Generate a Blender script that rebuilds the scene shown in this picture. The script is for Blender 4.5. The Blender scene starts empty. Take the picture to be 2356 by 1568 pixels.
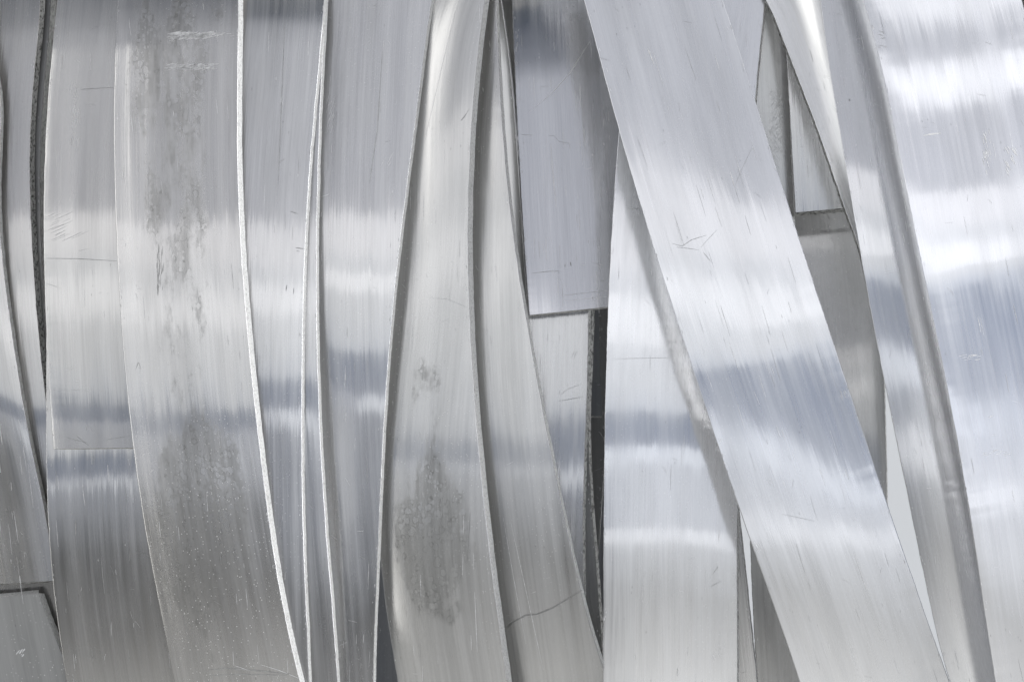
import bpy, math, random
import numpy as np

# ------------------------------------------------------------------ camera, world, lamps, exposure
K = 0.000285            # metres per image unit (the frame is 2356 x 1568 units, 0.67 m wide)
CW, CH = 2356.0, 1568.0
D = 2.0                 # camera distance
DL = 5.0                # distance of the lamps
ES = 1.7                # degrees per elevation unit
sc = bpy.context.scene
COL = sc.collection

cam_d = bpy.data.cameras.new("camera")
cam = bpy.data.objects.new("camera", cam_d)
COL.objects.link(cam)
cam.location = (0, -D, 0)
cam.rotation_euler = (math.radians(90), 0, 0)
cam_d.sensor_width = 36
cam_d.lens = 36 * D / (CW * K)
cam_d.clip_start = 0.05
cam_d.clip_end = 200
cam_d.dof.use_dof = True
cam_d.dof.focus_distance = D + 0.02
cam_d.dof.aperture_fstop = 9.0
sc.camera = cam

w = bpy.data.worlds.new("World")
sc.world = w
w.use_nodes = True
wn = w.node_tree
for n in list(wn.nodes):
    wn.nodes.remove(n)
wout = wn.nodes.new("ShaderNodeOutputWorld")
wbg = wn.nodes.new("ShaderNodeBackground")
wtc = wn.nodes.new("ShaderNodeTexCoord")
wsep = wn.nodes.new("ShaderNodeSeparateXYZ")
wn.links.new(wtc.outputs["Generated"], wsep.inputs[0])
wmr = wn.nodes.new("ShaderNodeMapRange")
wmr.inputs["From Min"].default_value = -1
wmr.inputs["From Max"].default_value = 1
wn.links.new(wsep.outputs["Z"], wmr.inputs["Value"])
ramp = wn.nodes.new("ShaderNodeValToRGB")
WORLD = [(-90, (.30, .30, .29)), (-40, (.36, .36, .35)), (-27, (.34, .34, .335)), (-19, (.13, .13, .13)), (-15, (.05, .052, .055)), (-11.5, (.15, .16, .18)),
         (-5, (.175, .195, .245)), (-1, (.165, .19, .245)), (4, (.30, .31, .335)), (18, (.325, .335, .37)),
         (34, (.31, .32, .35)), (44, (.06, .07, .09)), (50, (.06, .07, .085)), (56, (.42, .40, .37)), (90, (.40, .40, .40))]
cr = ramp.color_ramp
while len(cr.elements) < len(WORLD):
    cr.elements.new(0.5)
for el, (deg, c) in zip(cr.elements, WORLD):
    el.position = (math.sin(math.radians(deg)) + 1) / 2
for el, (deg, c) in zip(cr.elements, WORLD):
    el.color = (*c, 1)
wn.links.new(wmr.outputs[0], ramp.inputs[0])
wmx = wn.nodes.new("ShaderNodeMapRange")
wmx.inputs["From Min"].default_value = -1
wmx.inputs["From Max"].default_value = 1
wmx.inputs["To Min"].default_value = 0.75
wmx.inputs["To Max"].default_value = 1.45
wn.links.new(wsep.outputs["X"], wmx.inputs["Value"])
wvm = wn.nodes.new("ShaderNodeVectorMath")
wvm.operation = "SCALE"
wn.links.new(ramp.outputs[0], wvm.inputs[0])
wn.links.new(wmx.outputs[0], wvm.inputs["Scale"])
wn.links.new(wvm.outputs[0], wbg.inputs["Color"])
wbg.inputs["Strength"].default_value = 1.0
wn.links.new(wbg.outputs[0], wout.inputs[0])


def lamp(name, e0, e1, a0, a1, rad, col=(1, 1, 1)):
    """an area lamp added in front of the bundle for the light it reflects in the strips; e in elevation units, a azimuth degrees (+ = right)"""
    z0, z1 = DL * math.tan(math.radians(e0 * ES)), DL * math.tan(math.radians(e1 * ES))
    x0, x1 = DL * math.tan(math.radians(a0)), DL * math.tan(math.radians(a1))
    l = bpy.data.lights.new(name, "AREA")
    l.shape = "RECTANGLE"
    l.size, l.size_y = x1 - x0, z1 - z0
    l.energy = rad * math.pi * l.size * l.size_y
    l.color = col
    o = bpy.data.objects.new(name, l)
    COL.objects.link(o)
    o.location = ((x0 + x1) / 2, -DL, (z0 + z1) / 2)
    o.rotation_euler = (math.radians(90), 0, 0)
    return o


lamp("added_band_light", 8.0, 11.0, -40, 45, 0.38, (1.0, .98, .97))
lamp("added_band_light", 4.4, 6.6, -40, 45, 0.50, (1.0, 1.0, 1.0))
lamp("added_band_light", 0.2, 8.0, -45, 45, 0.27, (.98, 1.0, 1.0))
lamp("added_band_light", -4.6, -3.2, -10, 45, 0.5, (.97, .99, 1.0))
lamp("added_band_light", -7.6, -6.2, 10, 48, 0.55, (1, 1, 1))
lamp("added_band_light", 21.0, 23.0, 16, 60, .55, (1, 1, 1))
lamp("added_band_light", 26.0, 28.5, 16, 60, .55, (1, 1, 1))
lamp("added_band_light", -24, -4.7, 14, 50, 0.30, (1, 1, .98))  # broad low fill added to brighten the right-hand strips
lamp("added_left_light", -18, 22, -58, -38, 1.3, (1.0, .99, .96))  # upright lamp added at left for highlights along the curled strips
# unseen tall lamp added off to the right to brighten the sawn edges
l = bpy.data.lights.new("side_light", "AREA")
l.shape = "RECTANGLE"; l.size = 2.0; l.size_y = 3.0; l.energy = 4.5 * math.pi * 6.0
side = bpy.data.objects.new("side_light", l)
COL.objects.link(side)
side.location = (4.2, -0.5, 0.6)
side.rotation_euler = (math.radians(85), 0, math.radians(84))

lamp("added_band_light", -7.2, -3.2, -62, -12, 0.14)  # weak fill added to lift the left strips below their dark band

sc.view_settings.view_transform = "Standard"
sc.view_settings.look = "None"
sc.view_settings.exposure = 0.4
sc.view_settings.gamma = 1
sc.cycles.use_denoising = True
sc.cycles.max_bounces = 8
sc.cycles.glossy_bounces = 6


# ------------------------------------------------------------------ node helpers
class NT:
    def __init__(s, m):
        s.t = m.node_tree

    def n(s, typ, **kw):
        x = s.t.nodes.new(typ)
        for k, v in kw.items():
            setattr(x, k, v)
        return x

    def set(s, sock, v):
        if hasattr(v, "is_output"):
            s.t.links.new(v, sock)
        else:
            sock.default_value = v

    def math(s, op, a, b=0.0, clamp=False):
        x = s.n("ShaderNodeMath", operation=op, use_clamp=clamp)
        s.set(x.inputs[0], a)
        s.set(x.inputs[1], b)
        return x.outputs[0]

    def vm(s, op, a, b=None, scale=None):
        x = s.n("ShaderNodeVectorMath", operation=op)
        s.set(x.inputs[0], a)
        if b is not None:
            s.set(x.inputs[1], b)
        if scale is not None:
            s.set(x.inputs["Scale"], scale)
        return x.outputs[0]

    def noise(s, vec, mul, detail=2.0, rough=0.5, dist=0.0):
        v = s.vm("MULTIPLY", vec, mul)
        x = s.n("ShaderNodeTexNoise")
        x.noise_dimensions = "3D"
        x.inputs["Scale"].default_value = 1.0
        x.inputs["Detail"].default_value = detail
        x.inputs["Roughness"].default_value = rough
        x.inputs["Distortion"].default_value = dist
        s.set(x.inputs["Vector"], v)
        return x.outputs["Fac"]

    def voro(s, vec, mul, feature="F1", out="Distance"):
        v = s.vm("MULTIPLY", vec, mul)
        x = s.n("ShaderNodeTexVoronoi", feature=feature)
        x.inputs["Scale"].default_value = 1.0
        s.set(x.inputs["Vector"], v)
        return x.outputs[out]

    def ramp(s, f, lo, hi, a=0.0, b=1.0, smooth=True):
        x = s.n("ShaderNodeMapRange")
        x.interpolation_type = "SMOOTHSTEP" if smooth else "LINEAR"
        s.set(x.inputs["Value"], f)
        x.inputs["From Min"].default_value = lo
        x.inputs["From Max"].default_value = hi
        x.inputs["To Min"].default_value = a
        x.inputs["To Max"].default_value = b
        return x.outputs[0]

    def mixc(s, f, a, b):
        x = s.n("ShaderNodeMix", data_type="RGBA")
        s.set(x.inputs[0], f)
        s.set(x.inputs[6], a)
        s.set(x.inputs[7], b)
        return x.outputs[2]


def new_mat(name):
    m = bpy.data.materials.new(name)
    m.use_nodes = True
    for n in list(m.node_tree.nodes):
        m.node_tree.nodes.remove(n)
    return m


def aluminium(name, base=(.86, .87, .88), rough=0.23, dull=0.35, streak=1.0, line=1.0, dust=0.3, stain=0.0,
              matt=0.5, mottled=0.0, aniso=.94, tone=1.0):
    """milled aluminium: anisotropic sheen along the rolling lines, a broader dull lobe, stains, dust, fine pits"""
    m = new_mat(name)
    T = NT(m)
    uv = T.n("ShaderNodeUVMap", uv_map="UVMap").outputs[0]
    rnd = T.n("ShaderNodeObjectInfo").outputs["Random"]
    off = T.n("ShaderNodeCombineXYZ")
    T.set(off.inputs[2], T.math("MULTIPLY", rnd, 37.0))
    P = T.vm("ADD", uv, off.outputs[0])
    s_fine = T.noise(P, (900, 9, 1), 2.0, .6)
    s_mid = T.noise(P, (260, 3.0, 1), 2.0, .55)
    s_wide = T.noise(P, (60, 2.0, 1), 2.0, .5)
    s_hair = T.noise(P, (1500, 22, 1), 1.0, .5)
    blot = T.noise(P, (22, 9, 1), 3.0, .55)
    geo = T.n("ShaderNodeNewGeometry")
    tan = T.n("ShaderNodeTangent", direction_type="UV_MAP", uv_map="UVMap").outputs[0]
    bit = T.vm("CROSS_PRODUCT", geo.outputs["Normal"], tan)
    # normal wobble along the length (ragged edges of the reflections) and across it (rolling lines)
    a_len = T.math("MULTIPLY", T.math("ADD", T.math("SUBTRACT", s_fine, 0.5), T.math("SUBTRACT", s_mid, 0.5)), 0.022 * streak)
    a_len = T.math("ADD", a_len, T.math("MULTIPLY", T.math("SUBTRACT", blot, 0.5), 0.03))
    swell = T.noise(T.vm("ADD", P, (9.1, 3.3, 1.0)), (13, 11, 1), 1.0, .5)
    a_len = T.math("ADD", a_len, T.math("MULTIPLY", T.math("SUBTRACT", swell, 0.5), 0.013))
    a_acr = T.math("MULTIPLY", T.math("ADD", T.math("SUBTRACT", s_mid, 0.5), T.math("SUBTRACT", s_hair, 0.5)), 0.14 * line)
    N = T.vm("ADD", geo.outputs["Normal"], T.vm("SCALE", bit, scale=a_len))
    N = T.vm("ADD", N, T.vm("SCALE", tan, scale=a_acr))
    N = T.vm("NORMALIZE", N)
    # stains: drying marks, ring like blotches inside the painted 'stain' attribute
    att = T.n("ShaderNodeAttribute", attribute_name="stain").outputs["Fac"]
    q = T.noise(P, (170, 60, 1), 3.0, .6, .6)
    wob = T.math("MULTIPLY", T.math("SUBTRACT", q, .5), 1.1)
    big = T.math("ADD", T.voro(P, (200, 150, 1)), wob)
    small = T.math("ADD", T.voro(T.vm("ADD", P, (7.1, 2.2, 3.0)), (340, 260, 1)), wob)
    fill = T.math("MAXIMUM", T.ramp(big, .33, .36, 1, 0), T.ramp(small, .30, .34, 1, 0))
    ring = T.math("MULTIPLY", T.ramp(big, .34, .37), T.ramp(big, .39, .43, 1, 0))
    edge_n = T.noise(P, (75, 26, 1), 5.0, .65)
    attn = T.math("ADD", att, T.math("MULTIPLY", T.math("SUBTRACT", edge_n, .5), 3.2))
    zone = T.ramp(attn, .45, .95)
    soft = T.ramp(attn, .2, 1.3)
    patch = T.ramp(T.noise(T.vm("ADD", P, (2.2, 8.1, 4.0)), (60, 30, 1), 3.0), .36, .56)
    runs = T.ramp(T.noise(P, (420, 28, 1), 3.0, .6), .35, .65)
    body = T.math("SUBTRACT", T.math("ADD", T.math("ADD", .30, T.math("MULTIPLY", runs, .35)), T.math("MULTIPLY", ring, .45)), T.math("MULTIPLY", T.math("MULTIPLY", fill, patch), .5))
    st = T.math("ADD", T.math("MULTIPLY", zone, T.math("MULTIPLY", body, .75)), T.math("MULTIPLY", soft, .22), clamp=True)
    st = T.math("MULTIPLY", st, T.ramp(att, .0, .3))
    # dust specks and pits
    sp = T.ramp(T.voro(P, (420, 330, 1)), .10, .17, 1.0, 0.0)
    spn = T.ramp(T.noise(P, (14, 6, 1), 2.0), .42, .70)
    specks = T.math("MULTIPLY", T.math("MULTIPLY", sp, spn), dust)
    pit = T.math("MULTIPLY", T.ramp(T.voro(T.vm("ADD", P, (3.3, 1.7, 5.0)), (230, 90, 1)), .05, .11, 1.0, 0.0),
                 T.ramp(T.noise(T.vm("ADD", P, (1.3, 4.7, 2.0)), (18, 18, 1), 2.0), .5, .66))
    grime = T.math("MULTIPLY", T.ramp(T.noise(P, (40, 5, 1), 4.0, .65), .40, .75), 0.16 + mottled * .5)
    dark = T.math("ADD", T.math("MULTIPLY", st, 0.58 + stain), grime)
    dark = T.math("ADD", dark, T.math("MULTIPLY", pit, .35), clamp=True)
    col = T.mixc(dark, (*base, 1), (.22, .22, .21, 1))
    tn = T.math("ADD", T.ramp(s_wide, .25, .75, 1 - .06 * tone, 1 + .04 * tone), T.ramp(s_hair, .3, .7, -.035 * tone, .035 * tone))
    tn = T.math("ADD", tn, T.ramp(s_mid, .3, .7, -.03 * tone, .03 * tone))
    col = T.vm("SCALE", col, scale=tn)
    lobe = T.n("ShaderNodeBsdfPrincipled")
    T.set(lobe.inputs["Base Color"], col)
    lobe.inputs["Metallic"].default_value = 1.0
    T.set(lobe.inputs["Roughness"], T.math("ADD", T.ramp(s_wide, .3, .7, rough - .10, rough - .045), T.math("MULTIPLY", st, .12)))
    lobe.inputs["Anisotropic"].default_value = aniso
    T.set(lobe.inputs["Normal"], N)
    T.set(lobe.inputs["Tangent"], tan)
    broad = T.n("ShaderNodeBsdfPrincipled")
    T.set(broad.inputs["Base Color"], T.mixc(specks, col, (.95, .95, .93, 1)))
    broad.inputs["Metallic"].default_value = 0.8
    broad.inputs["Roughness"].default_value = matt
    T.set(broad.inputs["Normal"], N)
    mix = T.n("ShaderNodeMixShader")
    f = T.math("ADD", T.math("MULTIPLY", T.math("SUBTRACT", blot, .5), .5), dull)
    f = T.math("ADD", f, T.math("MULTIPLY", T.math("SUBTRACT", s_mid, .5), .5))
    f = T.math("ADD", f, T.math("MULTIPLY", st, .30))
    f = T.math("ADD", f, specks, clamp=True)
    T.set(mix.inputs[0], f)
    T.t.links.new(lobe.outputs[0], mix.inputs[1])
    T.t.links.new(broad.outputs[0], mix.inputs[2])
    out = T.n("ShaderNodeOutputMaterial")
    T.t.links.new(mix.outputs[0], out.inputs[0])
    return m


def sawn(name, base, rough=.5, grain=1.0, pits=.25):
    """sawn or sheared edge: granular and matt"""
    m = new_mat(name)
    T = NT(m)
    uv = T.n("ShaderNodeUVMap", uv_map="UVMap").outputs[0]
    rnd = T.n("ShaderNodeObjectInfo").outputs["Random"]
    off = T.n("ShaderNodeCombineXYZ")
    T.set(off.inputs[2], T.math("MULTIPLY", rnd, 51.0))
    P = T.vm("ADD", uv, off.outputs[0])
    g = T.noise(P, (900 / grain, 520 / grain, 1), 3.0, .75)
    b = T.noise(P, (300, 60, 1), 3.0, .6)
    bump = T.n("ShaderNodeBump")
    bump.inputs["Strength"].default_value = .6 * grain
    bump.inputs["Distance"].default_value = .0006
    T.set(bump.inputs["Height"], T.math("ADD", g, T.math("MULTIPLY", b, .6)))
    d = T.math("ADD", T.ramp(g, .50, .58, 0, pits), T.ramp(b, .5, .8, 0, pits), clamp=True)
    p = T.n("ShaderNodeBsdfPrincipled")
    T.set(p.inputs["Base Color"], T.mixc(d, (*base, 1), (.12, .12, .11, 1)))
    p.inputs["Metallic"].default_value = .45
    p.inputs["Roughness"].default_value = rough
    T.set(p.inputs["Normal"], bump.outputs[0])
    out = T.n("ShaderNodeOutputMaterial")
    T.t.links.new(p.outputs[0], out.inputs[0])
    return m


def plain(name, base, rough, metallic=1.0):
    m = new_mat(name)
    T = NT(m)
    tc = T.n("ShaderNodeTexCoord").outputs["Object"]
    g = T.noise(tc, (300, 300, 300), 2.0)
    p = T.n("ShaderNodeBsdfPrincipled")
    T.set(p.inputs["Base Color"], T.mixc(T.ramp(g, .3, .7), (*base, 1), (*[c * .8 for c in base], 1)))
    p.inputs["Metallic"].default_value = metallic
    p.inputs["Roughness"].default_value = rough
    out = T.n("ShaderNodeOutputMaterial")
    T.t.links.new(p.outputs[0], out.inputs[0])
    return m


M_SCR_L = plain("bright_scratch", (.97, .97, .97), .5, .3)
M_SCR_D = plain("dark_scratch", (.44, .44, .43), .45)
M_SCR_M = plain("faint_scratch", (.64, .64, .63), .45)
M_EDGE_L = sawn("pale_sawn_edge", (.97, .97, .95), .62, 1.0, .22)
M_EDGE_D = sawn("dark_sawn_edge", (.62, .62, .60), .5, 1.5, .95)
M_EDGE_M = sawn("grey_sawn_edge", (.78, .78, .76), .5, 1.2, .45)


# ------------------------------------------------------------------ strips
def fit(knots, deg=None):
    """smooth curve x(y) through measured knots, continued straight beyond them"""
    y = np.array([k[0] for k in knots], float)
    x = np.array([k[1] for k in knots], float)
    n = len(knots)
    deg = deg if deg is not None else (1 if n < 3 else 2 if n < 5 else min(6, n - 2))
    ym, yr = (y[0] + y[-1]) / 2, max(1.0, (y[-1] - y[0]) / 2)
    c = np.polyfit((y - ym) / yr, x, deg)
    dc = np.polyder(c)

    def f(yy):
        yy = np.asarray(yy, float)
        t = (yy - ym) / yr
        tc = np.clip(t, -1, 1)
        return np.polyval(c, tc) + np.polyval(dc, tc) * (t - tc)
    return f


def sstep(x):
    return x * x * (3 - 2 * x)


def lerp_knots(kn, v):
    xs = [k[0] for k in kn]
    ys = [k[1] for k in kn]
    out = np.interp(v, xs, ys)
    return out


def smooth1d(a, n):
    if n < 2:
        return a
    k = np.hanning(n + 2)[1:-1]
    k /= k.sum()
    return np.convolve(np.pad(a, n, mode="edge"), k, mode="same")[n:-n]


def mesh_obj(name, V, F, mats, fm=None, uvs=None, attrs=None, parent=None, smooth=True):
    me = bpy.data.meshes.new(name)
    me.from_pydata([tuple(v) for v in V], [], [tuple(f) for f in F])
    for m in mats:
        me.materials.append(m)
    if fm is not None:
        me.polygons.foreach_set("material_index", np.array(fm, np.int32))
    me.polygons.foreach_set("use_smooth", np.full(len(F), smooth))
    if uvs is not None:
        lay = me.uv_layers.new(name="UVMap")
        li = np.empty(len(me.loops), np.int32)
        me.loops.foreach_get("vertex_index", li)
        lay.data.foreach_set("uv", np.asarray(uvs, np.float32)[li].ravel())
    if attrs is not None:
        a = me.attributes.new("stain", "FLOAT", "POINT")
        a.data.foreach_set("value", np.asarray(attrs, np.float32))
    me.update()
    o = bpy.data.objects.new(name, me)
    COL.objects.link(o)
    if parent is not None:
        o.parent = parent
    return o


def unproject(px, py, d):
    s = (D + d) / D
    return np.stack([(px - CW / 2) * K * s, d, (CH / 2 - py) * K * s], -1)


RNG = np.random.RandomState(4)
STRIPS = {}


class Strip:
    def __init__(s, L, R, base, emap, y0=-560, y1=2130, tilt=None, curl=((0, 0), (1, 0)), curl2=None, cy=(0, 1568),
                 t=0.004, er=0.0, el=0.0, dref=784, cref=(.5, .65, .8), wob=0.35, degL=None, degR=None, end_tilt0=None):
        s.fL, s.fR = fit(L, degL), fit(R, degR)
        yy = np.linspace(max(y0, 0), min(y1, CH), 50)
        m = np.polyfit(yy, (s.fL(yy) + s.fR(yy)) / 2, 1)[0]
        s.m = m
        s.tau = -m if tilt is None else tilt
        s.base, s.t, s.er, s.el, s.y0, s.y1, s.wob = base, t, er, el, y0, y1, wob
        s.Y = np.linspace(-700, 2300, 1501)
        e = smooth1d(lerp_knots(emap, s.Y), 11)
        z = (CH / 2 - s.Y) * K
        # slope along the strip that mirrors the height e on the lamp plane towards the camera
        xcen = ((s.fL(s.Y) + s.fR(s.Y)) / 2 - CW / 2) * K
        wy = sstep(np.clip((s.Y - cy[0]) / (cy[1] - cy[0]), 0, 1))
        cmid = lambda c: math.tan(math.radians(np.mean([np.interp(q, [k[0] for k in c], [k[1] for k in c]) for q in cref])))
        ac = cmid(curl) * (1 - wy) + cmid(curl2 if curl2 is not None else curl) * wy
        target = (DL * np.tan(np.radians(e * ES)) - z) / DL
        lo, hi = np.full_like(z, -.9), np.full_like(z, .9)
        vx, vz = xcen / D, z / D
        q = 1 - s.tau * m
        for _ in range(40):
            g = (lo + hi) / 2            # -d depth / d row, in metres per metre
            sz = g / q + m * ac
            ax = ac + g * s.tau / q
            vn = vx * ax - 1 + vz * sz
            n2 = ax * ax + 1 + sz * sz
            ry = 1 + 2 * vn / n2
            rz = vz - 2 * vn * sz / n2
            val = rz / np.maximum(-ry, .05)
            up = val < target
            lo = np.where(up, g, lo)
            hi = np.where(up, hi, g)
        g = np.clip((lo + hi) / 2, -.6, .75)
        dd = -g * K
        step = s.Y[1] - s.Y[0]
        dep = np.concatenate([[0], np.cumsum((dd[1:] + dd[:-1]) / 2 * step)])
        s.dep = dep - np.interp(dref, s.Y, dep)
        s.U = np.linspace(0, 1, 61)

        def cset(c):
            a = smooth1d(np.interp(s.U, [k[0] for k in c], [k[1] for k in c]), 7)
            return a
        s.c1 = cset(curl)
        s.c2 = cset(curl2) if curl2 is not None else s.c1
        s.cy = cy

    def curl_depth(s, u, y, width):
        w = sstep(np.clip((y - s.cy[0]) / (s.cy[1] - s.cy[0]), 0, 1))
        sl1, sl2 = np.tan(np.radians(s.c1)), np.tan(np.radians(s.c2))
        du = s.U[1] - s.U[0]
        i1 = np.concatenate([[0], np.cumsum((sl1[1:] + sl1[:-1]) / 2 * du)])
        i2 = np.concatenate([[0], np.cumsum((sl2[1:] + sl2[:-1]) / 2 * du)])
        i1 -= np.interp(1, s.U, i1)
        i2 -= np.interp(1, s.U, i2)
        return ((1 - w) * np.interp(u, s.U, i1) + w * np.interp(u, s.U, i2)) * width * K

    def pt(s, u, yc):
        """image position and depth of surface point"""
        u = np.asarray(u, float)
        yc = np.asarray(yc, float)
        xc = (s.fL(yc) + s.fR(yc)) / 2
        yl, yr = yc.copy(), yc.copy()
        for _ in range(4):
            yl = yc + s.tau * (s.fL(yl) - xc)
            yr = yc + s.tau * (s.fR(yr) - xc)
        xl, xr = s.fL(yl), s.fR(yr)
        x = xl + (xr - xl) * u
        y = yl + (yr - yl) * u
        d = s.base + np.interp(yc, s.Y, s.dep) + s.curl_depth(u, yc, xr - xl)
        return x, y, d, (xr - xl)

    def at(s, x, y):
        """surface depth under an image point"""
        x = np.asarray(x, float)
        y = np.asarray(y, float)
        yc = y.copy()
        for _ in range(4):
            yc = y - s.tau * (x - (s.fL(yc) + s.fR(yc)) / 2)
        xa, _, _, wd = s.pt(np.zeros_like(yc), yc)
        u = (x - xa) / wd
        return s.pt(u, yc)[2]


def in_blob(px, py, blobs):
    v = np.zeros_like(px)
    for (cx, cy, rx, ry, a) in blobs:
        q = ((px - cx) / rx) ** 2 + ((py - cy) / ry) ** 2
        v = np.maximum(v, a * np.clip(1.35 - q, 0, 1))
    return v


def auto_marks(S, seed):
    """handling wear: ticks along both rims, hairlines at odd angles, rare long draws"""
    r = random.Random(900 + seed)
    out = []
    ya, yb = max(S.y0, -40) + 8, min(S.y1, 1608) - 8
    if yb - ya < 60:
        return out
    k = (yb - ya) / 1568
    for i in range(int(120 * k)):
        y = r.uniform(ya, yb)
        sd = r.random() < .5
        x = float(S.fL(y)) + r.expovariate(1 / 2.5) + .8 if sd else float(S.fR(y)) - r.expovariate(1 / 2.5) - .8
        l = r.uniform(1.5, 9)
        out.append(([(x, y), (x + S.m * l, y + l)], r.uniform(.5, 1.5), r.choice("lllmm")))
    for i in range(int(28 * k)):
        y = r.uniform(ya, yb - 30)
        x = float(S.fL(y) + (S.fR(y) - S.fL(y)) * r.uniform(.08, .85))
        a = r.uniform(-.5, 1.9)
        l = r.uniform(4, 26)
        out.append(([(x, y), (x + math.cos(a) * l * .5 + r.uniform(-1, 1), y + math.sin(a) * l * .5), (x + math.cos(a) * l * .9, y + math.sin(a) * l)],
                    r.uniform(.35, .7), r.choice("lmm")))
    keep = []
    for q in out:
        if all(ya < p[1] < yb and float(S.fL(p[1])) + .6 < p[0] < float(S.fR(p[1])) - .6 for p in q[0]):
            keep.append(q)
    return keep


def build(name, label, mat, S, edge=None, edge_left=None, end=None, top_end=None, stains=(), scratches=(), cat="metal strip",
          group="aluminium strips in the bundle", rows=None):
    STRIPS[label] = S
    n = rows or 300
    Yc = np.linspace(S.y0, S.y1, n)
    U = np.concatenate([[0, .004], np.linspace(.02, .98, 31), [.996, 1]])
    ncol = len(U)
    UU, YY = np.meshgrid(U, Yc)
    X, Y, Dp, Wd = S.pt(UU, YY)
    # slightly uneven edges
    wl = (smooth1d(RNG.randn(n), 6) * 1.3 + RNG.randn(n) * .35 + (RNG.rand(n) < .03) * 1.6) * S.wob
    wr = (smooth1d(RNG.randn(n), 6) * 1.3 + RNG.randn(n) * .35 - (RNG.rand(n) < .03) * 1.6) * S.wob
    X = X + (1 - UU) ** 8 * wl[:, None] + UU ** 8 * wr[:, None]
    front = unproject(X, Y, Dp)
    ch = 0.8   # chamfer in image units
    tt = S.t
    inX = np.clip
    # chamfer points
    def side(col, dx, dd):
        return unproject(X[:, col] + dx, Y[:, col], Dp[:, col] + dd)
    lch = side(0, -ch, ch * K * .9)
    rch = side(-1, ch, ch * K * .9)
    lb = side(0, -ch - S.el, tt)
    rb = side(-1, ch + S.er, tt)
    colsP = [lb, lch] + [front[:, i] for i in range(ncol)] + [rch, rb]
    nc = len(colsP)
    V = np.stack(colsP, 1).reshape(-1, 3)
    u_m = np.concatenate([[-.006, -.0005], np.zeros(ncol), [0, 0]])
    arc = np.concatenate([[0], np.cumsum(np.linalg.norm(np.diff(front[:, ncol // 2], axis=0), axis=1))])
    uvs = np.zeros((n, nc, 2))
    wm = Wd[:, 0] * K
    for j in range(nc):
        if j < 2:
            uvs[:, j, 0] = (-.004 if j == 0 else -.0003)
        elif j < ncol + 2:
            uvs[:, j, 0] = U[j - 2] * wm
        else:
            uvs[:, j, 0] = wm + (.0003 if j == nc - 2 else .004)
        uvs[:, j, 1] = arc
    st = in_blob(X, Y, stains) if len(stains) else np.zeros_like(X)
    att = np.zeros((n, nc))
    att[:, 2:2 + ncol] = st
    F = []
    fm = []
    mats = [mat, M_SCR_L, M_SCR_D, M_SCR_M]
    last = nc - 1 if edge is None else nc - 2
    first = 0 if edge_left is None else 1
    # split vertices at the chamfer edges are not needed: the chamfer rounds the shading
    for i in range(n - 1):
        for j in range(first, last):
            a = i * nc + j
            F.append((a, a + nc, a + nc + 1, a + 1))
            fm.append(0)
    # back
    for i in range(n - 1):
        a, b = i * nc, i * nc + nc - 1
        F.append((a, b, b + nc, a + nc))
        fm.append(0)
    V = list(V)
    UVl = list(uvs.reshape(-1, 2))
    AT = list(att.reshape(-1))

    def cap(i, rev):
        base = len(V)
        for j in range(nc):
            V.append(V[i * nc + j])
            UVl.append(UVl[i * nc + j])
            AT.append(0)
        idx = list(range(base, base + nc))
        F.append(tuple(idx[::-1] if rev else idx))
        fm.append(0)
    if top_end is None:
        cap(0, False)
    if end is None:
        cap(n - 1, True)
    # scratches: thin ribbons lying on the surface
    scratches = list(scratches) + auto_marks(S, len(STRIPS))
    for sc_ in scratches:
        pts, wd_, kind = sc_
        pts = np.array(pts, float)
        seg = np.linalg.norm(np.diff(pts, axis=0), axis=1)
        L = np.concatenate([[0], np.cumsum(seg)])
        k = max(2, int(L[-1] / 4) + 2)
        tt_ = np.linspace(0, L[-1], k)
        px = np.interp(tt_, L, pts[:, 0])
        py = np.interp(tt_, L, pts[:, 1])
        dx, dy = np.gradient(px), np.gradient(py)
        nn = np.hypot(dx, dy) + 1e-9
        taper = np.sin(np.pi * np.clip(np.linspace(0.04, .96, k), 0, 1)) ** .5 * (0.7 + .6 * RNG.rand(k))
        hx, hy = -dy / nn * wd_ / 2 * taper, dx / nn * wd_ / 2 * taper
        base = len(V)
        A = unproject(px + hx, py + hy, S.at(px + hx, py + hy) - 0.00012)
        B = unproject(px - hx, py - hy, S.at(px - hx, py - hy) - 0.00012)
        for i in range(k):
            V.append(A[i]); V.append(B[i])
            UVl += [(0, 0), (0, 0)]
            AT += [0, 0]
        for i in range(k - 1):
            a = base + 2 * i
            F.append((a, a + 2, a + 3, a + 1))
            fm.append({"l": 1, "d": 2, "m": 3}[kind])
    o = mesh_obj(name, V, F, mats, fm, UVl, AT)
    o["label"] = label
    o["category"] = cat
    if group:
        o["group"] = group
    # sawn edge parts
    def edge_part(a, b, m, flip, nm):
        # a,b arrays of points along the length; slightly granular
        kk = 4
        P = [a + (b - a) * f for f in np.linspace(0, 1, kk)]
        for q in range(1, kk - 1):
            P[q] = P[q] + RNG.randn(n, 3) * 0.00008
        VV = np.stack(P, 1).reshape(-1, 3)
        uu = np.zeros((n, kk, 2))
        uu[:, :, 0] = np.linspace(0, S.t, kk)[None]
        uu[:, :, 1] = arc[:, None]
        FF = []
        for i in range(n - 1):
            for j in range(kk - 1):
                q = i * kk + j
                FF.append((q, q + kk, q + kk + 1, q + 1) if not flip else (q, q + 1, q + kk + 1, q + kk))
        mesh_obj(nm, VV, FF, [m], None, uu.reshape(-1, 2), None, o)
    if edge is not None:
        edge_part(rch, rb, edge, False, "cut_edge")
    if edge_left is not None:
        edge_part(lb, lch, edge_left, False, "cut_edge")

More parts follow.
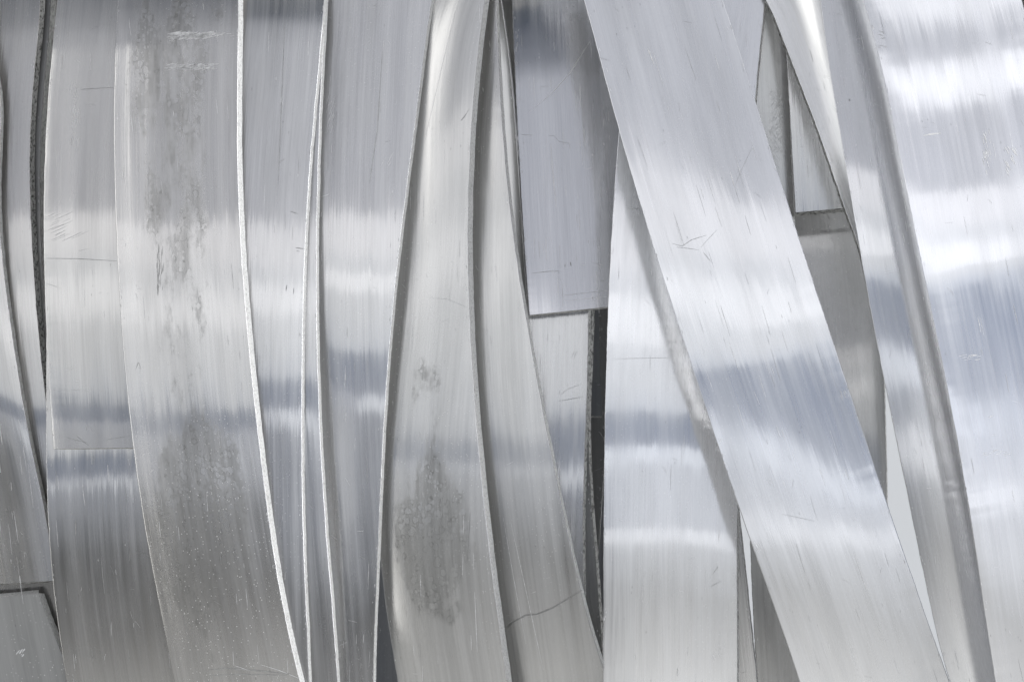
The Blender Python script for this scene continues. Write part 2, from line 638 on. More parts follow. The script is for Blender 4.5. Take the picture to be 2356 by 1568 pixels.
    def end_part(i, m, sgn, drop):
        # end face: from the front edge back by the thickness, visible height 'drop' image units
        kk = 4
        xs, ys, ds = X[i], Y[i], Dp[i]
        P = []
        for f in np.linspace(0, 1, kk):
            P.append(unproject(xs, ys + sgn * drop * f + RNG.randn(ncol) * .25, ds + S.t * f))
        VV = np.stack(P, 0)
        VV = VV.reshape(-1, 3)
        uu = np.zeros((kk, ncol, 2))
        uu[:, :, 0] = np.linspace(0, S.t, kk)[:, None]
        uu[:, :, 1] = (U * wm[i])[None]
        FF = []
        for a in range(kk - 1):
            for b in range(ncol - 1):
                q = a * ncol + b
                FF.append((q, q + 1, q + ncol + 1, q + ncol) if sgn < 0 else (q, q + ncol, q + ncol + 1, q + 1))
        mesh_obj("cut_end", VV, FF, [m], None, uu.reshape(-1, 2), None, o)
    if end is not None:
        end_part(n - 1, end[0], 1, end[1])
    if top_end is not None:
        end_part(0, top_end[0], -1, top_end[1])
    return o


def shift(kn, dx):
    return [(y, x + dx) for y, x in kn]


def fan(x, y, w_, h, n, ang, jit=6, kind="l", width=1.0, seed=1):
    """a rub mark: many short parallel scratches"""
    r = random.Random(seed)
    out = []
    ca, sa = math.cos(math.radians(ang)), math.sin(math.radians(ang))
    for i in range(n):
        cx, cy = x + r.uniform(-w_, w_), y + r.uniform(-h, h)
        l = r.uniform(.3, 1) * jit
        out.append(([(cx - ca * l, cy - sa * l), (cx + ca * l * .2, cy + sa * l * .2 + r.uniform(-1, 1)), (cx + ca * l, cy + sa * l)],
                    width * r.uniform(.5, 1.2), kind))
    return out


def random_marks(S, n, seed, y0=0, y1=1568, kinds="llm", lmax=60, along=True):
    r = random.Random(seed)
    out = []
    for i in range(n):
        y = r.uniform(y0, y1)
        u = r.uniform(.05, .95)
        x = float(S.fL(y) + (S.fR(y) - S.fL(y)) * u)
        l = r.uniform(.15, 1) ** 2 * lmax
        m = S.m
        if along or r.random() < .7:
            dx, dy = m * l, l
            dx += r.uniform(-.03, .03) * l
        else:
            a = r.uniform(0, math.pi)
            dx, dy = math.cos(a) * l * .5, math.sin(a) * l * .5
        out.append(([(x, y), (x + dx / 2 + r.uniform(-.5, .5), y + dy / 2), (x + dx, y + dy)], r.uniform(.5, 1.1), r.choice(kinds)))
    return out


# materials -------------------------------------------------------------
A_LEFT = aluminium("aluminium_grey_left", (.73, .72, .70), .22, .20, 1.0, .8, .25)
A_DIRTY = aluminium("aluminium_stained", (.77, .76, .745), .23, .24, 1.2, 1.0, .7, .15, mottled=.2)
A_MID = aluminium("aluminium_clean", (.85, .845, .84), .22, .28, 1.1, 1.0, .3)
A_SATIN = aluminium("aluminium_satin", (.80, .795, .78), .25, .42, .6, .6, .4, .2)
A_BLUE = aluminium("aluminium_bluish", (.84, .845, .87), .21, .18, 1.0, .8, .35)
A_BRIGHT = aluminium("aluminium_bright", (.92, .925, .94), .185, .28, .5, .25, .2, aniso=.8, tone=.45)
A_BROAD = aluminium("aluminium_broad_right", (.95, .955, .98), .185, .24, .35, .15, .1, aniso=.75, tone=.35)
A_DEEP_SHADE = aluminium("aluminium_inner_shade", (.36, .36, .35), .30, .5, .8, .8, .2)  # shade of the gaps put into a darker base colour
A_ROUGH = aluminium("aluminium_rough_plate", (.44, .44, .43), .5, .95, .2, .2, 1.6, mottled=.6)
A_NARROW = aluminium("aluminium_smooth_narrow", (.92, .925, .94), .19, .30, .4, .05, .2, aniso=.8, tone=.4)
A_PALE = aluminium("aluminium_pale_curved", (.95, .95, .94), .26, .35, .6, .5, .3)

# measured edge curves (y, x) ------------------------------------------
Z1R = [(200, -4), (330, -1), (625, 8), (735, 21), (785, 31), (950, 56), (1025, 71), (1195, 106)]
A1R = [(0, 92), (100, 85), (200, 75), (300, 70), (400, 68), (550, 73), (675, 81), (785, 91), (905, 104), (1000, 116)]
A2R = [(0, 117), (100, 110), (200, 101), (300, 95), (400, 92), (550, 94), (700, 101), (905, 116)]
AL = [(0, 133), (100, 122), (165, 116), (300, 107), (400, 102), (500, 101), (600, 102), (700, 105), (785, 108), (935, 117), (1030, 124)]
ALL = [(900, 107), (1085, 108), (1210, 112), (1310, 120), (1385, 128), (1485, 141), (1568, 155)]
BL = [(0, 272), (100, 267), (200, 263), (350, 263), (450, 265), (550, 269), (625, 273), (725, 278), (785, 283), (885, 292), (985, 300), (1035, 308), (1105, 318), (1165, 328), (1245, 341), (1325, 353), (1385, 366), (1460, 381), (1568, 403)]
BR = [(0, 548), (150, 546), (300, 545), (400, 547), (475, 551), (575, 555), (675, 559), (725, 565), (785, 570), (885, 583), (985, 593), (1065, 601), (1155, 612), (1235, 623), (1325, 638), (1405, 653), (1485, 671), (1568, 690)]
CR = [(0, 745), (100, 738), (200, 728), (300, 718), (400, 711), (475, 706), (575, 701), (650, 698), (785, 695), (935, 693), (1035, 694), (1135, 695), (1235, 698), (1335, 701), (1410, 704), (1568, 711)]
C1R = [(0, 749), (100, 743), (200, 738), (300, 734), (400, 730), (500, 728), (600, 727), (700, 728), (785, 729), (885, 731), (985, 735), (1085, 740), (1185, 747), (1285, 755), (1385, 763), (1485, 770), (1568, 776)]
DR = [(0, 992), (75, 982), (150, 972), (215, 962), (275, 954), (340, 947), (425, 937), (475, 929), (525, 922), (600, 913), (675, 907), (750, 900), (785, 896), (885, 887), (985, 882), (1085, 877), (1160, 873), (1235, 871), (1285, 869), (1335, 866), (1410, 862), (1485, 860), (1568, 859)]
ER = [(0, 1114), (75, 1105), (150, 1095), (215, 1090), (275, 1085), (350, 1081), (425, 1078), (500, 1077), (575, 1076), (650, 1077), (725, 1079), (785, 1082), (910, 1092), (1010, 1099), (1110, 1107), (1195, 1117), (1275, 1127), (1360, 1138), (1445, 1149), (1568, 1166)]
EL_ = [(0, 960), (400, 915), (785, 893), (985, 876), (1160, 871), (1285, 876), (1410, 892), (1485, 902), (1568, 916)]
FR = [(0, 1141), (75, 1143), (150, 1147), (250, 1153), (325, 1158), (400, 1164), (460, 1172), (525, 1179), (575, 1187), (640, 1194), (700, 1203), (730, 1209), (785, 1220), (860, 1232), (920, 1244), (985, 1257), (1045, 1269), (1105, 1281), (1165, 1292), (1225, 1304), (1265, 1313), (1325, 1327), (1375, 1341), (1430, 1356), (1485, 1371), (1530, 1386)]
GL = [(0, 1179), (100, 1182), (200, 1187), (300, 1192), (425, 1199), (525, 1204), (625, 1209), (720, 1219)]
IL = [(320, 1425), (375, 1419), (435, 1413), (500, 1409), (575, 1406), (650, 1402), (725, 1399), (785, 1397), (935, 1395), (1085, 1391), (1235, 1389), (1400, 1389), (1568, 1389)]
JL = [(0, 1345), (75, 1362), (140, 1382), (200, 1400), (280, 1420), (350, 1440), (415, 1457), (480, 1475), (520, 1490), (600, 1514), (700, 1546), (785, 1574), (815, 1583), (870, 1601), (920, 1619), (1000, 1643), (1085, 1671), (1155, 1696), (1225, 1721), (1295, 1746), (1375, 1776), (1465, 1806), (1568, 1841)]
JR = [(0, 1663), (50, 1679), (105, 1696), (160, 1713), (240, 1738), (295, 1758), (355, 1778), (415, 1797), (480, 1816), (530, 1831), (585, 1847), (640, 1866), (690, 1883), (740, 1901), (785, 1917), (850, 1940), (920, 1962), (975, 1980), (1050, 2003), (1110, 2024), (1160, 2041), (1210, 2057), (1250, 2071), (1305, 2091), (1360, 2111), (1435, 2136), (1485, 2155), (1568, 2183)]
ML = [(0, 1762), (45, 1785), (85, 1800), (135, 1818), (185, 1840), (255, 1866), (310, 1886), (370, 1906), (420, 1925), (475, 1943), (520, 1960), (565, 1975), (607, 1988)]
NL = [(0, 1888), (75, 1898), (150, 1908), (230, 1921), (300, 1932), (360, 1943), (435, 1956), (500, 1966), (550, 1974), (600, 1984), (665, 1996), (715, 2005), (785, 2015), (875, 2035), (950, 2051), (1025, 2066), (1100, 2081), (1175, 2096), (1250, 2111), (1315, 2125), (1400, 2143), (1475, 2161), (1568, 2186)]
OL = [(0, 1986), (80, 2009), (130, 2022), (210, 2039), (270, 2053), (350, 2071), (430, 2086), (500, 2099), (580, 2114), (640, 2127), (705, 2141), (785, 2157), (875, 2178), (970, 2195), (1055, 2210), (1125, 2221), (1210, 2235), (1295, 2249), (1385, 2263), (1475, 2277), (1568, 2291)]

# reflection maps: image height -> elevation units
E_LEFT = [(-500, 30), (0, 27.5), (60, 25), (140, 18), (470, 12), (545, 9.3), (620, 7.4), (700, 5.4), (780, 3.5), (932, 0.7), (947, -.3), (978, -2.9), (995, -4.0), (1070, -5.2), (1120, -7), (1250, -9), (1568, -18), (2200, -24)]
E_B = [(-500, 30), (0, 28), (60, 24), (150, 17), (470, 12), (545, 9.3), (620, 7.4), (700, 5.6), (780, 3.5), (940, 0.6), (957, -.3), (992, -2.9), (1015, -3.9), (1100, -5.2), (1190, -8.2), (1300, -9.6), (1568, -16), (2200, -24)]
E_C = [(-500, 34), (0, 32), (25, 30), (60, 24), (200, 18), (470, 12), (560, 9.3), (630, 7.4), (690, 5.4), (760, 3.5), (860, 0.8), (900, -1.0), (950, -3.6), (1000, -5), (1200, -6.8), (1568, -12), (2200, -24)]
E_D = [(-500, 22), (0, 19), (470, 12), (560, 9.3), (620, 7.4), (650, 5.6), (700, 3.5), (790, 1.5), (815, .4), (860, -1.0), (960, -4.9), (1100, -5.8), (1300, -8), (1568, -12), (2200, -24)]
E_E = [(-500, 22), (0, 16), (400, 8.0), (700, 4.0), (1000, 1.2), (1030, 0), (1075, -3.1), (1110, -5), (1180, -6.5), (1290, -9.4), (1568, -16), (2200, -24)]
E_G = [(-500, 36), (0, 34), (30, 31), (60, 28.5), (130, 26.5), (230, 18), (500, 14), (720, 11.5), (2200, 11)]
E_H = [(-500, 16), (700, 4.0), (900, 2), (1000, -1), (1200, -7), (1568, -12)]
E_I = [(-500, 24), (300, 13), (520, 10), (600, 9), (700, 6.2), (790, 4.6), (830, 3.4), (930, 0.6), (990, -1.8), (1035, -3.9), (1080, -5.2), (1200, -5.9), (1260, -8.5), (1568, -16), (2200, -24)]
E_J = [(-500, 20), (0, 17), (300, 13.5), (480, 11.3), (570, 9.4), (640, 7.6), (740, 5.6), (800, 3), (840, .2), (900, -.8), (1040, -2.8), (1120, -3.9), (1180, -5), (1240, -6.9), (1300, -8.8), (1568, -15), (2200, -24)]
E_M = [(-500, 14), (0, 10), (300, 6), (600, 3), (2200, -20)]
E_N = [(-500, 22), (0, 18), (350, 12.5), (430, 9.5), (570, 5.2), (625, .6), (690, -1.2), (760, -2.6), (850, -3.9), (930, -5.1), (1080, -7), (1200, -9), (1568, -17), (2200, -24)]
E_O = [(-500, 34), (0, 28.8), (75, 27), (135, 24.5), (235, 22), (290, 19.5), (400, 12.2), (465, 9.6), (525, 7.4), (590, 5.2), (630, .4), (760, -1.4), (880, -2.9), (950, -3.9), (1045, -5.4), (1120, -6.9), (1190, -8.6), (1568, -16), (2200, -24)]
E_FLAT = [(-500, 14), (700, 3), (1568, -10), (2200, -20)]

# backdrop ---------------------------------------------------------------
def backdrop():
    m = new_mat("pale_wall_paint")
    T = NT(m)
    p = T.n("ShaderNodeBsdfPrincipled")
    g = T.noise(T.n("ShaderNodeTexCoord").outputs["Object"], (2, 2, 2), 3.0)
    T.set(p.inputs["Base Color"], T.mixc(g, (.86, .88, .90, 1), (.80, .82, .84, 1)))
    p.inputs["Roughness"].default_value = .9
    out = T.n("ShaderNodeOutputMaterial")
    T.t.links.new(p.outputs[0], out.inputs[0])
    V = [(-6, 1.6, -4), (6, 1.6, -4), (6, 1.6, 4), (-6, 1.6, 4), (-6, 1.7, -4), (6, 1.7, -4), (6, 1.7, 4), (-6, 1.7, 4)]
    F = [(0, 1, 2, 3), (4, 7, 6, 5), (0, 4, 5, 1), (3, 2, 6, 7), (0, 3, 7, 4), (1, 5, 6, 2)]
    o = mesh_obj("backdrop", V, F, [m], smooth=False)
    o["kind"] = "structure"


backdrop()
NAME = "metal_strip"

# left group ---------------------------------------------------------------
s = Strip(shift(Z1R, -250), Z1R, .049, [(-500, 22), (300, 12), (520, 9.4), (700, 5.4), (900, 1), (935, -1.5), (975, -5.2), (1050, -7.5), (1180, -9.0), (1342, -9.8), (2200, -12)],
          y1=1342, tilt=-.06, er=7, curl=((0, -8), (.75, -8), (1, 6)))
build(NAME, "dark lower strip with a slanting pale right edge at the far left of the photo", A_LEFT, s, edge=M_EDGE_M, end=(M_EDGE_D, 3),
      scratches=random_marks(s, 40, 5, 900, 1340, "lll", 110))
s = Strip(shift(A1R, -270), A1R, .064, E_LEFT, er=11, t=.005, curl=((0, -6), (1, 0)))
build(NAME, "smooth strip with a dark gritty sawn edge beside the far left strip", A_LEFT, s, edge=M_EDGE_D)
s = Strip(shift(A2R, -240), A2R, .074, E_LEFT, er=12, t=.006)
build(NAME, "hidden strip showing only a thin brownish edge behind the gritty edge", A_DEEP_SHADE, s, edge=M_EDGE_M)
s = Strip(AL, shift(BL, 60), .034, E_LEFT, y1=1030, tilt=-.015, curl=((0, -14), (.06, -8), (1, -5)), degL=5)
build(NAME, "grey strip cut off square low down, left of the widest stained strip", A_LEFT, s, end=(M_EDGE_M, 2),
      scratches=[([(185, 206), (230, 203), (262, 201)], 1.3, "d"), ([(104, 594), (180, 595), (268, 600)], 1.6, "d"),
                 ([(108, 652), (140, 663)], .9, "d"), ([(124, 895), (210, 898)], .8, "m"), ([(150, 1005), (200, 1018)], .8, "d"),
                 ([(175, 1002), (205, 1025)], .9, "d"), ([(240, 1012), (300, 1002)], .9, "d")]
      + fan(172, 270, 8, 70, 30, 100, 14, "l", .9, 3) + fan(150, 520, 40, 30, 16, -25, 26, "m", .8, 4) + random_marks(s, 25, 8))
s = Strip(ALL, shift(BL[9:], 50), .0475, [(-500, 24), (900, 4), (1035, .8), (1052, -.3), (1092, -2.9), (1118, -4.4), (1270, -9.4), (1450, -12), (1568, -15), (2200, -24)], degL=4, degR=4, y0=700)
build(NAME, "dark grey strip emerging below the square cut end, bottom left", A_LEFT, s,
      stains=[(195, 1500, 42, 16, 1.3)], scratches=[([(310, 1268), (330, 1272), (345, 1280)], 1.6, "d")] + random_marks(s, 30, 9, 1040, 1568, "lm", 90))
s = Strip(BL, BR, .014, E_B, er=11, curl=((0, -11), (.5, -6), (1, -2)))
b_sc = (fan(440, 82, 42, 7, 120, -12, 18, "l", 1.5, 1) + fan(505, 80, 30, 4, 22, -10, 12, "l", .8, 11) + fan(440, 154, 48, 6, 120, -10, 16, "l", 1.5, 2)
        + fan(395, 95, 6, 4, 8, -50, 10, "l", 1.0, 12)
        + fan(368, 620, 8, 50, 40, 92, 14, "d", .9, 14) + [([(480, 1540), (520, 1536), (600, 1542), (670, 1550)], 3.2, "m"), ([(482, 1553), (560, 1550), (660, 1552)], 2.4, "m"),
           ([(540, 1530), (575, 1542)], 1.2, "l"), ([(600, 1528), (640, 1540), (690, 1560)], 1.4, "l"), ([(312, 850), (318, 832), (324, 848)], 1, "d")])
build(NAME, "widest left strip with brown water stains and two white rub marks near its top", A_DIRTY, s, edge=M_EDGE_L,
      stains=[(385, 180, 95, 260, .8), (405, 430, 85, 240, .75), (430, 800, 60, 220, .55), (460, 1190, 125, 260, 1.3), (430, 600, 70, 160, .35), (400, 20, 120, 80, .6), (500, 1450, 100, 100, .3)],
      scratches=b_sc + random_marks(s, 90, 10))
s = Strip(shift(CR, -230), CR, .028, E_C, er=6, curl=((0, -2), (.7, 0), (1, 4)))
build(NAME, "strip tapering away downward beside the widest stained strip", A_MID, s, edge=M_EDGE_L,
      scratches=[([(655, 60), (640, 420)], 2.2, "m"), ([(640, 375), (655, 365)], 1, "d"), ([(668, 486), (686, 492)], 1.2, "d"), ([(680, 570), (699, 572)], 1.6, "d"), ([(682, 577), (690, 578)], 1.4, "d"),
                 ([(660, 655), (658, 670)], 2, "d"), ([(676, 662), (675, 676)], 2, "d")] + random_marks(s, 50, 15))
s = Strip(shift(C1R, -200), C1R, .040, E_C, er=6, curl=((0, 0), (1, 2)))
build(NAME, "strip seen only as a thin sliver between two close pale edges", A_MID, s, edge=M_EDGE_L, scratches=random_marks(s, 20, 16))
s = Strip(shift(C1R, -45), DR, .050, E_D, er=6, curl=((0, -10), (.28, -9), (.42, -3), (1, 3)), curl2=((0, -24), (.4, -21), (.58, -10), (.72, -3), (1, 1)), cy=(300, 1500))
build(NAME, "bright strip narrowing downward whose pale right edge borders the black gap", A_MID, s, edge=M_EDGE_L,
      scratches=[([(880, 120), (868, 300), (850, 420)], 2.4, "m")] + fan(762, 260, 8, 40, 18, 105, 16, "l", .9, 21) + fan(888, 370, 10, 14, 4, 115, 20, "l", .9, 22)
      + random_marks(s, 60, 17))
s = Strip(EL_, ER, .058, E_E, er=11, curl=((0, -26), (.40, -25), (.58, -19), (.78, -7), (1, -1)), curl2=((0, -25), (.08, -21), (.2, -12), (.35, -9), (1, -7)), cy=(0, 1000), degL=5)
build(NAME, "bowed strip with a dark bubbly stain low on its face, right of the black gap", A_SATIN, s, edge=M_EDGE_L,
      stains=[(980, 1120, 60, 90, 1.0), (1000, 1250, 95, 170, 1.6), (1015, 1380, 65, 60, 1.0), (985, 950, 45, 150, .45), (970, 620, 45, 160, .3)],
      scratches=[([(1080, 250), (1068, 270), (1060, 278), (1072, 262)], .9, "d"), ([(990, 685), (1030, 688), (1075, 707)], .9, "m"),
                 ([(935, 452), (955, 460)], 1.4, "d"), ([(1082, 1180), (1075, 1290)], 1.2, "d"), ([(1048, 20), (975, 330)], .8, "l"), ([(1092, 1360), (1098, 1500)], 1.3, "l")] + random_marks(s, 50, 18))
s = Strip(shift(ER, -60), FR, .070, E_E, er=6, curl=((0, -25), (.75, -24), (.9, -16), (1, -6)), curl2=((0, -24), (.28, -23), (.37, -17), (.47, -10), (.6, -7), (1, -6)), cy=(0, 1000))
build(NAME, "strip widening downward with a curving dark crack line across its lower end", A_SATIN, s, edge=M_EDGE_L,
      scratches=[([(1160, 1448), (1180, 1430), (1210, 1414), (1235, 1412), (1270, 1398), (1300, 1380), (1340, 1356)], 3.4, "d"),
                 ([(1158, 1190), (1180, 1320), (1210, 1480)], .9, "l"), ([(1175, 1200), (1215, 1380), (1250, 1540)], .9, "l")] + random_marks(s, 30, 19))
F2R = [(0, 1152), (100, 1168), (200, 1179), (300, 1184), (400, 1194), (500, 1199), (600, 1206), (700, 1212)]
s = Strip(shift(F2R, -150), F2R, .094, E_FLAT, er=2, curl=((0, 0), (.85, 15), (1, -30)), degR=3)
build(NAME, "thin rounded strip wedged in the narrow space left of the short bluish strip", A_SATIN, s)
s = Strip(GL, [(0, 1420), (320, 1440), (720, 1455)], .082, E_G, y0=-300, y1=712, tilt=-.105, curl=((0, -2), (.5, 2), (.8, 9), (1, 15)), cref=(.2, .4), degL=2)
build(NAME, "short bluish scratched strip whose square end hangs at mid height", A_BLUE, s, end=(M_EDGE_M, 4),
      scratches=[([(1358, 95), (1310, 170), (1270, 215), (1218, 258)], 1.1, "l"), ([(1225, 628), (1262, 624), (1288, 623)], 1.1, "d"), ([(1262, 312), (1275, 312), (1285, 325), (1310, 330), (1312, 345)], .8, "m"),
                 ([(1290, 680), (1395, 668)], .8, "m"), ([(1300, 692), (1395, 682)], .7, "l"), ([(1200, 310), (1225, 311)], .9, "m"), ([(1267, 335), (1274, 420), (1280, 480)], 1.4, "l"),
                 ([(1300, 606), (1300, 615)], 2, "d"), ([(1312, 602), (1314, 612)], 2, "d"), ([(1265, 631), (1266, 633)], 2.4, "d")] + random_marks(s, 60, 20, 0, 690)
      + fan(1190, 200, 3, 160, 14, 90, 8, "l", 1.5, 31))
s = Strip(shift([(700, 1354), (785, 1352), (985, 1348), (1185, 1342), (1285, 1340)], -210), [(700, 1354), (785, 1352), (985, 1348), (1185, 1342), (1285, 1340), (1400, 1345)], .104, E_H, y0=560, er=5, degL=2, degR=3)
build(NAME, "pale strip seen in the opening below the short bluish strip's end", A_MID, s, edge=M_EDGE_D,
      scratches=[([(1285, 922), (1310, 918), (1342, 912)], 1.1, "d"), ([(1290, 908), (1305, 895), (1340, 882)], 1, "m"), ([(1314, 824), (1322, 808)], .8, "d"), ([(1320, 824), (1328, 806)], .8, "d")] + random_marks(s, 20, 23, 730, 1200))
H2 = [(900, 1354), (1000, 1354), (1135, 1358), (1285, 1370), (1410, 1380), (1525, 1386)]
s = Strip(shift(H2, -150), H2, .125, E_FLAT, er=6, degL=2, degR=3)
build(NAME, "narrow shaded strip with a gritty edge leaning into the black gap at centre right", A_DEEP_SHADE, s, edge=M_EDGE_D)
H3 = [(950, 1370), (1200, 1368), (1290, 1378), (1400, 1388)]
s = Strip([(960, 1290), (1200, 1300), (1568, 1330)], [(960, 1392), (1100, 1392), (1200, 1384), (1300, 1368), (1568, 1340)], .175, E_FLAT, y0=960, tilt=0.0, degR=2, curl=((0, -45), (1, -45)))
build(NAME, "dark strip with a paler square top deep inside the gap beside the upright bright strip", A_DEEP_SHADE, s, top_end=(M_EDGE_M, 3))
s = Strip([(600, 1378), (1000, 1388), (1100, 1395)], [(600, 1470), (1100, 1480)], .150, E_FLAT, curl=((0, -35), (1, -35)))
build(NAME, "sliver of shaded strip just left of the upright bright strip under the bluish end", A_DEEP_SHADE, s)
s = Strip([(0, 840), (1568, 848)], [(0, 1000), (1568, 1010)], .170, E_FLAT, tilt=0, curl=((0, -50), (1, -50)), wob=0)  # added and turned sideways so the gap stays black
build(NAME, "dark strip added deep in the black gap left of the bubbly stained strip", A_DEEP_SHADE, s)
s = Strip([(0, 1310), (1568, 1316)], [(0, 1500), (1568, 1500)], .230, E_FLAT, tilt=0, curl=((0, -50), (1, -50)), wob=0)  # added behind the gap to cover the pale backdrop and read dark
build(NAME, "deepest strip, added to darken the gap left of the upright bright strip", A_DEEP_SHADE, s)
s = Strip([(0, 2230), (1568, 2330)], [(0, 2560), (1568, 2700)], .028, E_FLAT, curl=((0, -42), (1, -42)))  # unseen; added and tilted to seal the cavity against side light
build(NAME, "unseen strip added behind the broad right hand strip to block side light", A_DEEP_SHADE, s)

for x0, x1 in ((-220, 330), (345, 900), (915, 1700)):  # unseen rear layer added to keep backdrop light out of the bundle
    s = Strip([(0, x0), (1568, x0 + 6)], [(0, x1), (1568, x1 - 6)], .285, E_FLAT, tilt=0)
    build(NAME, "unseen strip added at the very back of the bundle to keep the gaps dark", A_DEEP_SHADE, s)

# right group ---------------------------------------------------------------
s = Strip([(-300, 1500)] + [(0, 1456)] + IL, [(-300, 1800), (0, 1760), (320, 1730), (785, 1703), (1180, 1698), (1380, 1695), (1568, 1696)], .047, E_I, er=4, degL=4, degR=3, curl=((0, 6), (1, 11)))
build(NAME, "upright bright strip partly covered by the long diagonal one, its lower half pale and plain", A_BRIGHT, s, edge=M_EDGE_M,
      scratches=fan(1650, 1500, 12, 20, 14, 70, 8, "l", .8, 41) + [([(1440, 476), (1475, 482)], 1, "m"), ([(1410, 825), (1560, 822)], 1.0, "m")] + random_marks(s, 45, 24)
      + [([(1640, 1320), (1652, 1302), (1650, 1310)], .7, "d"), ([(1632, 1350), (1660, 1335)], .7, "d")])
I2 = [(1180, 1698), (1210, 1702), (1360, 1719), (1568, 1741)]
s = Strip(shift(I2, -180), I2, .060, E_I, y0=700, er=3, degL=1, degR=1)
build(NAME, "slim strip with a glinting edge peeking out beside the upright bright strip's lower right", A_MID, s, edge=M_EDGE_M)
s = Strip([(900, 1722), (1260, 1728), (1385, 1731), (1568, 1743)], [(900, 1960), (1568, 2000)], .092, E_J, y0=1120, degL=2)
build(NAME, "shaded grey strip under the diagonal strip, bottom edge of the photo", A_SATIN, s)
s = Strip(JL, JR, .022, E_J, curl=((0, 4), (.5, 8), (1, 12)), t=.004)
build(NAME, "long diagonal strip crossing the right centre from top to bottom over the others", A_BRIGHT, s,
      scratches=[([(1546, 560), (1570, 566), (1590, 552), (1625, 541)], 1.6, "m"), ([(1555, 568), (1590, 572), (1608, 575)], 1.2, "m"), ([(1612, 570), (1622, 558), (1650, 528)], 1, "m"), ([(1618, 580), (1636, 602)], 1.4, "m"),
                 ([(1490, 112), (1505, 148)], 3, "l"), ([(1800, 1182), (1875, 1198)], .8, "d"), ([(1735, 900), (1748, 930)], .8, "l"), ([(1690, 430), (1700, 405), (1730, 340)], 1, "m"),
                 ([(1965, 1270), (1985, 1330), (2000, 1372)], 2.2, "l"), ([(2020, 1468), (2045, 1474)], 1, "l"), ([(1680, 395), (1690, 430)], 2.5, "l"), ([(1376, 132), (1404, 140)], .8, "d")]
      + fan(1740, 1250, 8, 16, 16, 60, 8, "l", 1, 51) + fan(1940, 910, 6, 10, 12, 60, 6, "l", 1, 52) + random_marks(s, 110, 25, lmax=80))
K1R = [(0, 1741), (100, 1737), (200, 1730), (400, 1712)]
s = Strip(shift(K1R, -170), K1R, .070, [(-500, 30), (0, 24), (300, 16), (1568, -10)], er=4, degL=2, degR=2, curl=((0, 0), (.7, 0), (1, 8)))
build(NAME, "slim warm grey strip between the diagonal strip and a thin pale edge, top right", A_MID, s, edge=M_EDGE_L)
s = Strip([(0, 1700), (800, 1740)], [(0, 1812), (145, 1812), (375, 1822), (800, 1850)], .112, [(-500, 12), (0, 5), (700, -2), (1568, -10)], degR=2, curl=((0, 0), (.6, 0), (1, 20)))
build(NAME, "rubbed grey strip in the wedge left of the short cut strip, top right", A_SATIN, s,
      scratches=fan(1785, 280, 14, 70, 80, -50, 9, "m", .9, 61) + fan(1780, 360, 14, 60, 50, 60, 9, "l", .8, 62))
s = Strip([(0, 1803), (145, 1811), (250, 1817), (375, 1824), (485, 1831)], [(0, 1950), (485, 1975)], .100, [(-500, 12), (0, 8), (250, 4), (400, 1.4), (490, .1), (1568, -10)], y1=482, tilt=-.09, degL=1, t=.005)
build(NAME, "short strip with a gritty square end hanging between the diagonal and the curved slim strip", A_MID, s, end=(M_EDGE_D, 9), scratches=random_marks(s, 25, 26, 100, 480))
s = Strip([(300, 1690), (785, 1760), (1568, 1800)], [(300, 2025), (785, 2030), (900, 2035), (1000, 2038), (1160, 2039), (1568, 2036)], .128,
          [(-500, 16), (480, 12), (560, 10), (620, 16), (680, 20), (760, 14), (850, 8), (950, 3), (1050, -1), (1568, -12)], degL=2, degR=3, er=2,
          curl=((0, 0), (.7, -3), (.9, -8), (1, 12)))
build(NAME, "shaded broad strip behind the others below the gritty square end, right of the diagonal", A_SATIN, s, edge=M_EDGE_D)
s = Strip(ML, shift(NL, 40), .056, E_M, el=5, t=.004, y1=900, curl=((0, 10), (.25, 4), (.42, -20), (.58, -30), (.7, -4), (1, 10)), curl2=((0, 12), (1, 10)), cy=(0, 900))
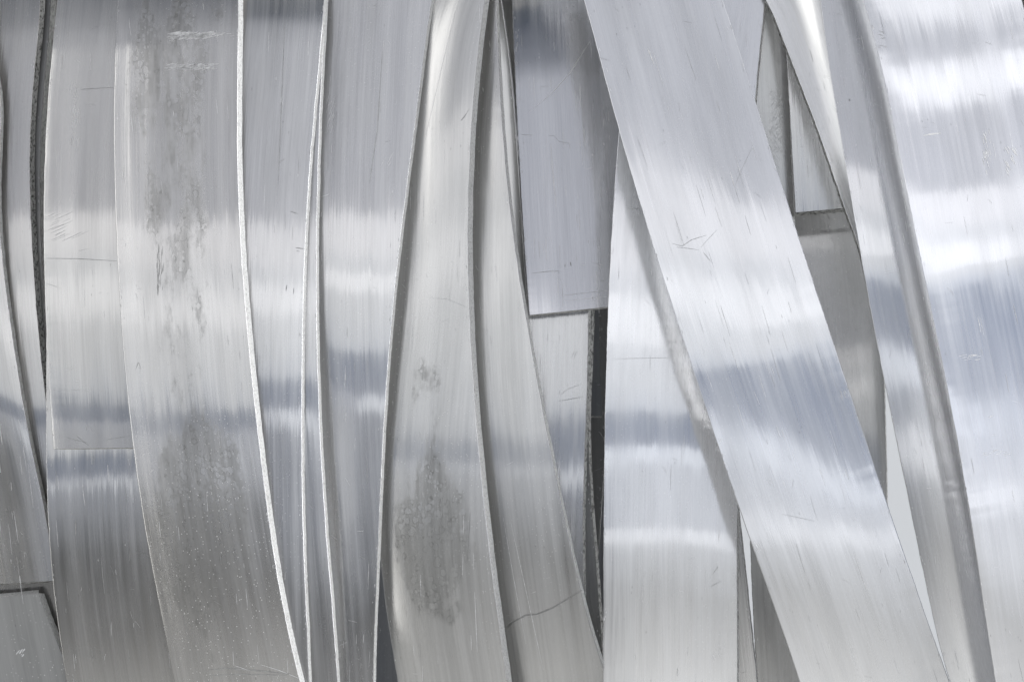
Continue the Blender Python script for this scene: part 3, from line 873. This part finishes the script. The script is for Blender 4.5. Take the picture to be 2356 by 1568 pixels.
build(NAME, "slim pale strip curving down behind the narrow upright one, with a dark left edge", A_PALE, s, edge_left=M_EDGE_D, scratches=random_marks(s, 20, 27, 0, 600, "dml", 30))
s = Strip(NL, shift(OL, 50), .040, E_N, curl=((0, -1), (.3, 2), (1, 12)), curl2=((0, -1), (.4, 2), (1, 10)), cy=(100, 1300), cref=(.1, .3))
build(NAME, "narrow strip tucked under the left edge of the broad blown-out right strip", A_NARROW, s, scratches=random_marks(s, 50, 28) + [([(1953, 228), (1956, 232)], 4, "d")])
s = Strip(OL, [(0, 2349), (60, 2366), (300, 2425), (785, 2545), (1568, 2690)], .026, E_O, curl=((0, 13), (.08, 17), (1, 18)), t=.004, degR=3)
build(NAME, "broad strip at the far right with blinding white bands, nearest to the camera", A_BROAD, s,
      scratches=[([(2125, 312), (2140, 309), (2165, 306)], 4, "l"), ([(2275, 960), (2285, 955)], 1.5, "l")] + fan(2270, 350, 8, 50, 26, 75, 12, "l", 1.6, 71) + fan(2325, 370, 12, 30, 16, 60, 10, "l", 2.4, 72)
      + fan(2230, 822, 25, 6, 10, -10, 10, "l", 1.4, 73) + fan(2290, 1040, 30, 6, 12, -10, 8, "l", 1.2, 74) + fan(2030, 90, 8, 20, 14, 10, 6, "m", 1, 75) + random_marks(s, 60, 29, kinds="lm"))

# bottom-left plate ----------------------------------------------------------
s = Strip([(1372, -160), (1568, -120)], [(1372, 92), (1420, 108), (1480, 134), (1568, 172)], .055, [(-500, 12), (1372, -6), (1568, -8), (2200, -12)], y0=1376, tilt=-.10, er=12, t=.006, degL=1, degR=2)
build(NAME, "speckled matt plate with a pale broken corner in the bottom left corner", A_ROUGH, s, edge=M_EDGE_L, top_end=(M_EDGE_L, 8), scratches=fan(48, 1500, 10, 10, 8, -50, 8, "l", 2.5, 81))
s = Strip([(1100, -200), (1568, -200)], [(1100, 130), (1568, 180)], .068, [(-500, 2), (1200, -12), (1330, -15), (1568, -18)], y0=1200, tilt=-.03)
build(NAME, "plain grey strip showing in a narrow band just above the speckled matt plate", A_LEFT, s)
